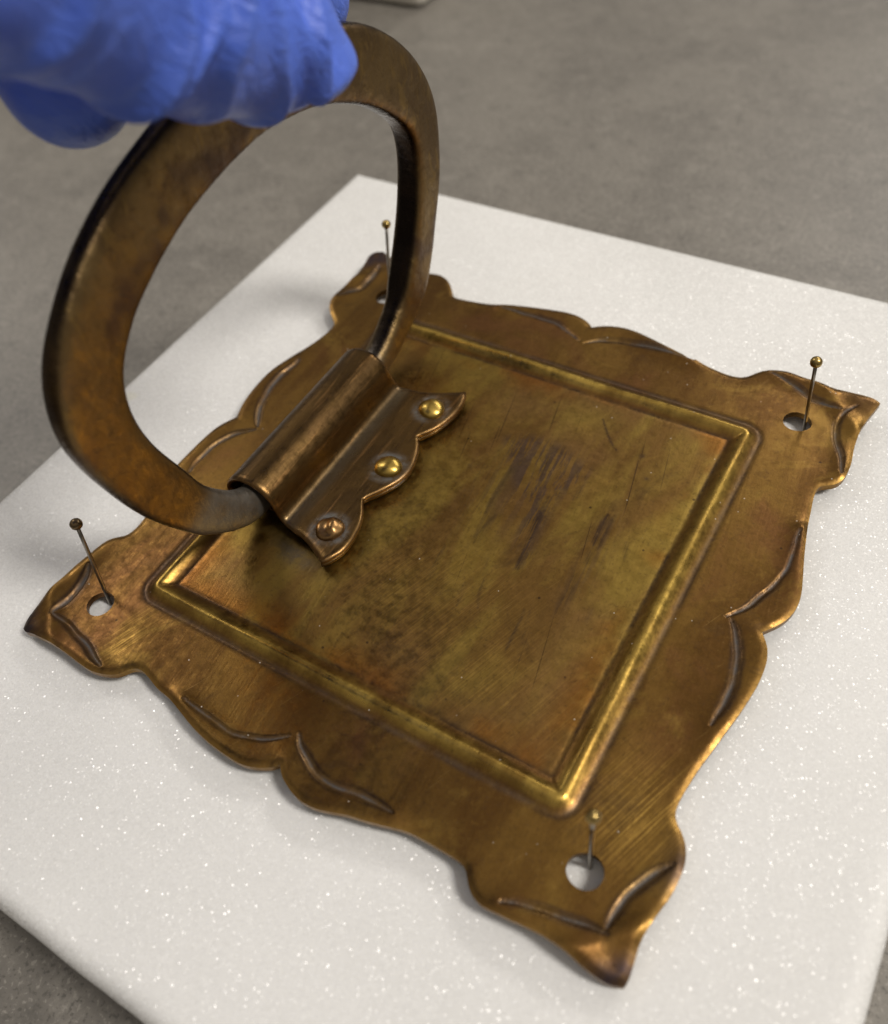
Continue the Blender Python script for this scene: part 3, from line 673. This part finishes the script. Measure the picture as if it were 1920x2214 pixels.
def resample_u(p, n):
    d = np.r_[0, np.cumsum(np.linalg.norm(np.diff(p, axis=0), axis=1))]; i = np.linspace(0, len(p)-1, n)
    return np.stack([np.interp(i, np.arange(len(p)), p[:, k]) for k in range(2)], 1)
hme = build_handle()
bm = bmesh.new(); bm.from_mesh(hme); bmesh.ops.recalc_face_normals(bm, faces=bm.faces); bm.to_mesh(hme); bm.free()
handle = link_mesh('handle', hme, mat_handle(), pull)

# ------------------------------------------------------------------ pins
pin_brass = mat_simple('pin_head_brass', (0.42, 0.30, 0.11), 0.30, 1.0, 0.3, 0.2, 18)
pin_dark = mat_simple('pin_head_dark', (0.22, 0.155, 0.085), 0.30, 1.0, 0.35, 0.2, 18)
pin_steel = mat_simple('pin_steel', (0.30, 0.275, 0.235), 0.28, 1.0, 0.2)
PINS = [((-1.022, -0.962), (-1.020, -0.893, 0.360), 0.0225, pin_dark, 'dark headed steel pin leaning left at the plate corner nearest the loose handle end'),
        ((1.000, -0.962), (0.995, -0.966, 0.370), 0.0215, pin_brass, 'blurred brass headed pin in the front hole of the plate, nearest the camera'),
        ((1.036, 1.006), (1.006, 0.950, 0.360), 0.0225, pin_brass, 'brass headed steel pin in the far right hole of the plate'),
        ((-0.985, 1.000), (-1.000, 1.094, 0.347), 0.0215, pin_brass, 'brass headed pin in the back hole, seen through the handle loop')]
for (bx, by), hd, r, hm, lab in PINS:
    b = np.array((bx, by, ZF)); h = np.array(hd); d = (h-b)/np.linalg.norm(h-b); foot = b-d*0.30
    pin = empty('pin', P(*b)); tag(pin, lab, 'pin', 'pins fixing the plate to the foam')
    path = [foot, b-d*0.25]+[b+(h-b)*t for t in (0, 0.25, 0.5, 0.75, 1.0)]
    V, F = tube_mesh(path, [0.0006, 0.0068]+[0.0072]*5, 14)
    link_mesh('shaft', mesh_np('pin_shaft', V, F), pin_steel, pin)
    V = []; F = []; nr_, ns = 15, 24
    for i in range(nr_):
        a = math.pi*i/(nr_-1)
        for j in range(ns):
            c = 2*math.pi*j/ns; q = 1+0.04*noise.noise(Vector((math.cos(c)*2, math.sin(c)*2, a*2+bx)))
            rr = max(math.sin(a), 0.02)*r*q
            V.append((h[0]+rr*math.cos(c), h[1]+rr*math.sin(c), h[2]-r*0.96*math.cos(a)))
    for i in range(nr_-1):
        for j in range(ns): F.append((i*ns+j, i*ns+(j+1) % ns, (i+1)*ns+(j+1) % ns, (i+1)*ns+j))
    F.append(tuple(range(ns))[::-1]); F.append(tuple((nr_-1)*ns+j for j in range(ns)))
    link_mesh('head', mesh_np('pin_head', V, F), hm, pin)

# ------------------------------------------------------------------ gloved hand
CH = dict(
    thumb=[((-0.85, -1.65, 2.95), 0.42), ((-0.64, -1.05, 2.52), 0.33), ((-0.53, -0.72, 2.27), 0.275), ((-0.50, -0.50, 2.085), 0.262), ((-0.50, -0.298, 1.918), 0.248), ((-0.50, -0.122, 1.788), 0.238), ((-0.50, 0.108, 1.652), 0.212)],
    index=[((-1.48, -1.25, 2.80), 0.33), ((-1.22, -0.30, 2.20), 0.245), ((-1.02, 0.25, 1.80), 0.212), ((-0.985, 0.55, 1.60), 0.200), ((-0.968, 0.80, 1.445), 0.172)],
    middle=[((-1.72, -1.50, 2.80), 0.33), ((-1.80, -0.75, 2.32), 0.245), ((-1.45, -0.22, 1.93), 0.205), ((-1.12, -0.165, 1.725), 0.19), ((-0.935, -0.245, 1.634), 0.178)],
    ring=[((-1.85, -1.85, 2.85), 0.31), ((-2.02, -1.28, 2.25), 0.235), ((-1.62, -1.02, 1.98), 0.20), ((-1.30, -0.95, 1.98), 0.17)],
    little=[((-1.85, -2.20, 2.92), 0.27), ((-2.02, -1.80, 2.38), 0.20), ((-1.68, -1.55, 2.22), 0.17), ((-1.38, -1.50, 2.25), 0.145)],
    palm=[((-1.45, -1.20, 2.78), 0.34), ((-1.40, -1.95, 3.25), 0.42), ((-1.30, -2.75, 3.80), 0.44), ((-1.22, -3.3, 4.20), 0.50), ((-1.1, -3.9, 4.65), 0.56)],
    palm2=[((-1.72, -1.55, 2.82), 0.34), ((-1.58, -2.15, 3.30), 0.40), ((-1.30, -2.80, 3.85), 0.44)],
    palm3=[((-1.84, -2.05, 2.90), 0.28), ((-1.62, -2.45, 3.35), 0.36), ((-1.30, -2.85, 3.88), 0.42)],
    thenar=[((-0.85, -1.65, 2.95), 0.42), ((-1.08, -2.20, 3.35), 0.46), ((-1.25, -2.80, 3.82), 0.42)])
def capsule_chain(ch):
    p = np.array([c for c, r in ch]); r = np.array([r for c, r in ch])
    pr = catmull(np.c_[p, r], 8); path, rad = pr[:, :3], pr[:, 3]
    # round both ends
    d0 = path[0]-path[1]; d0 /= np.linalg.norm(d0); d1 = path[-1]-path[-2]; d1 /= np.linalg.norm(d1)
    head = [(path[0]+d0*rad[0]*math.sin(a), rad[0]*math.cos(a)) for a in (1.45, 1.2, 0.9, 0.6, 0.3)]
    tail = [(path[-1]+d1*rad[-1]*math.sin(a), rad[-1]*math.cos(a)) for a in (0.3, 0.6, 0.9, 1.2, 1.45)]
    path = np.vstack([[h[0] for h in head], path, [t[0] for t in tail]]); rad = np.r_[[h[1] for h in head], rad, [t[1] for t in tail]]
    return tube_mesh(path, rad, 24)
def build_hand():
    V = []; F = []; o = 0
    for k, ch in CH.items():
        v, f = capsule_chain(ch); V.append(v); F += [tuple(i+o for i in q) for q in f]; o += len(v)
    V = np.vstack(V)
    me = bpy.data.meshes.new('hand_raw'); me.from_pydata(V.tolist(), [], F)
    ob = bpy.data.objects.new('hand_raw', me); COL.objects.link(ob)
    m1 = ob.modifiers.new('r', 'REMESH'); m1.mode = 'VOXEL'; m1.voxel_size = 0.022
    m2 = ob.modifiers.new('s', 'SMOOTH'); m2.factor = 0.5; m2.iterations = 10
    dg = bpy.context.evaluated_depsgraph_get(); dg.update()
    res = bpy.data.meshes.new_from_object(ob.evaluated_get(dg))
    bpy.data.objects.remove(ob)
    bm = bmesh.new(); bm.from_mesh(res)
    bmesh.ops.subdivide_edges(bm, edges=[e for e in bm.edges if (e.verts[0].co-Vector((-0.60, -0.25, 1.85))).length < 0.95], cuts=1, use_grid_fill=True)
    bm.normal_update()
    n = len(bm.verts); co = np.array([v.co for v in bm.verts]); no = np.array([v.normal for v in bm.verts])
    # thumb frame: s along the thumb, wrinkles run across it, leaning
    ax = catmull(np.array([c for c, r in CH['thumb']]), 10); sl = np.r_[0, np.cumsum(np.linalg.norm(np.diff(ax, axis=0), axis=1))]
    best = np.full(n, 9.0); s = np.zeros(n)
    for i in range(len(ax)-1):
        ab = ax[i+1]-ax[i]; t = np.clip(((co-ax[i])@ab)/(ab@ab), 0, 1); d = np.linalg.norm(co-(ax[i]+t[:, None]*ab), axis=1)
        k = d < best; best[k] = d[k]; s[k] = (sl[i]+t*(sl[i+1]-sl[i]))[k]
    w = sstep(0.42, 0.32, best)
    tot = sl[-1]; q = tot-s                       # distance back from the thumb tip centre
    # lean of the folds: lower side shifted towards the tip
    zrel = co[:, 2]-np.interp(s, sl, ax[:, 2]); xrel = co[:, 0]-np.interp(s, sl, ax[:, 0])
    disp = np.zeros(n)
    folds = [(-0.10, 0.025, 0.012, 0.15), (0.03, 0.034, 0.046, 0.50), (0.11, 0.018, 0.030, 1.00), (0.22, 0.030, 0.078, 0.65), (0.39, 0.032, 0.080, 0.50), (0.48, 0.018, 0.026, 0.20), (0.57, 0.030, 0.074, 0.28), (0.68, 0.022, 0.030, 0.10), (0.80, 0.032, 0.060, 0.25), (1.00, 0.034, 0.050, 0.2), (1.22, 0.03, 0.05, 0.2)]
    face = 0.2+0.8*sstep(-0.12, 0.10, xrel)
    low = sstep(-0.25, -0.14, zrel)
    for ci, (c, wd, a, lean) in enumerate(folds):
        wav = 0.022*np.sin(zrel*13+ci*2.1)+0.012*np.sin(zrel*31+ci)
        off = (q-c-lean*zrel-wav)/(wd*0.8)
        # steep on the wrist side, long slope towards the tip
        prof = np.where(off > 0, np.exp(-(np.abs(off)/0.8)**1.6), np.exp(-(np.abs(off)/1.9)**1.5))
        amp = 0.75+0.45*np.sin(zrel*9+ci*1.7)
        disp += 0.95*a*amp*prof*(0.15+0.85*low)
    disp = (disp-0.022)*w*face
    nz = np.array([noise.noise(Vector(c)*2.2)+0.5*noise.noise(Vector((c[0]*3.0, c[1]*7.0, c[2]*3.0))) for c in co])
    disp += 0.007*nz
    co += no*disp[:, None]
    for v, c in zip(bm.verts, co): v.co = c
    for _ in range(1): bmesh.ops.smooth_vert(bm, verts=bm.verts, factor=0.1, use_axis_x=True, use_axis_y=True, use_axis_z=True)
    for v in bm.verts: v.co = Vector((v.co.x*S, v.co.y*S, (v.co.z+Z0)*S))
    me = bpy.data.meshes.new('gloved_hand'); bm.to_mesh(me); bm.free()
    return me
hand = link_mesh('gloved_hand', build_hand(), mat_glove())
tag(hand, 'hand in a wrinkled blue nitrile glove pinching the top of the brass handle', 'hand')
print('hand faces', len(hand.data.polygons))
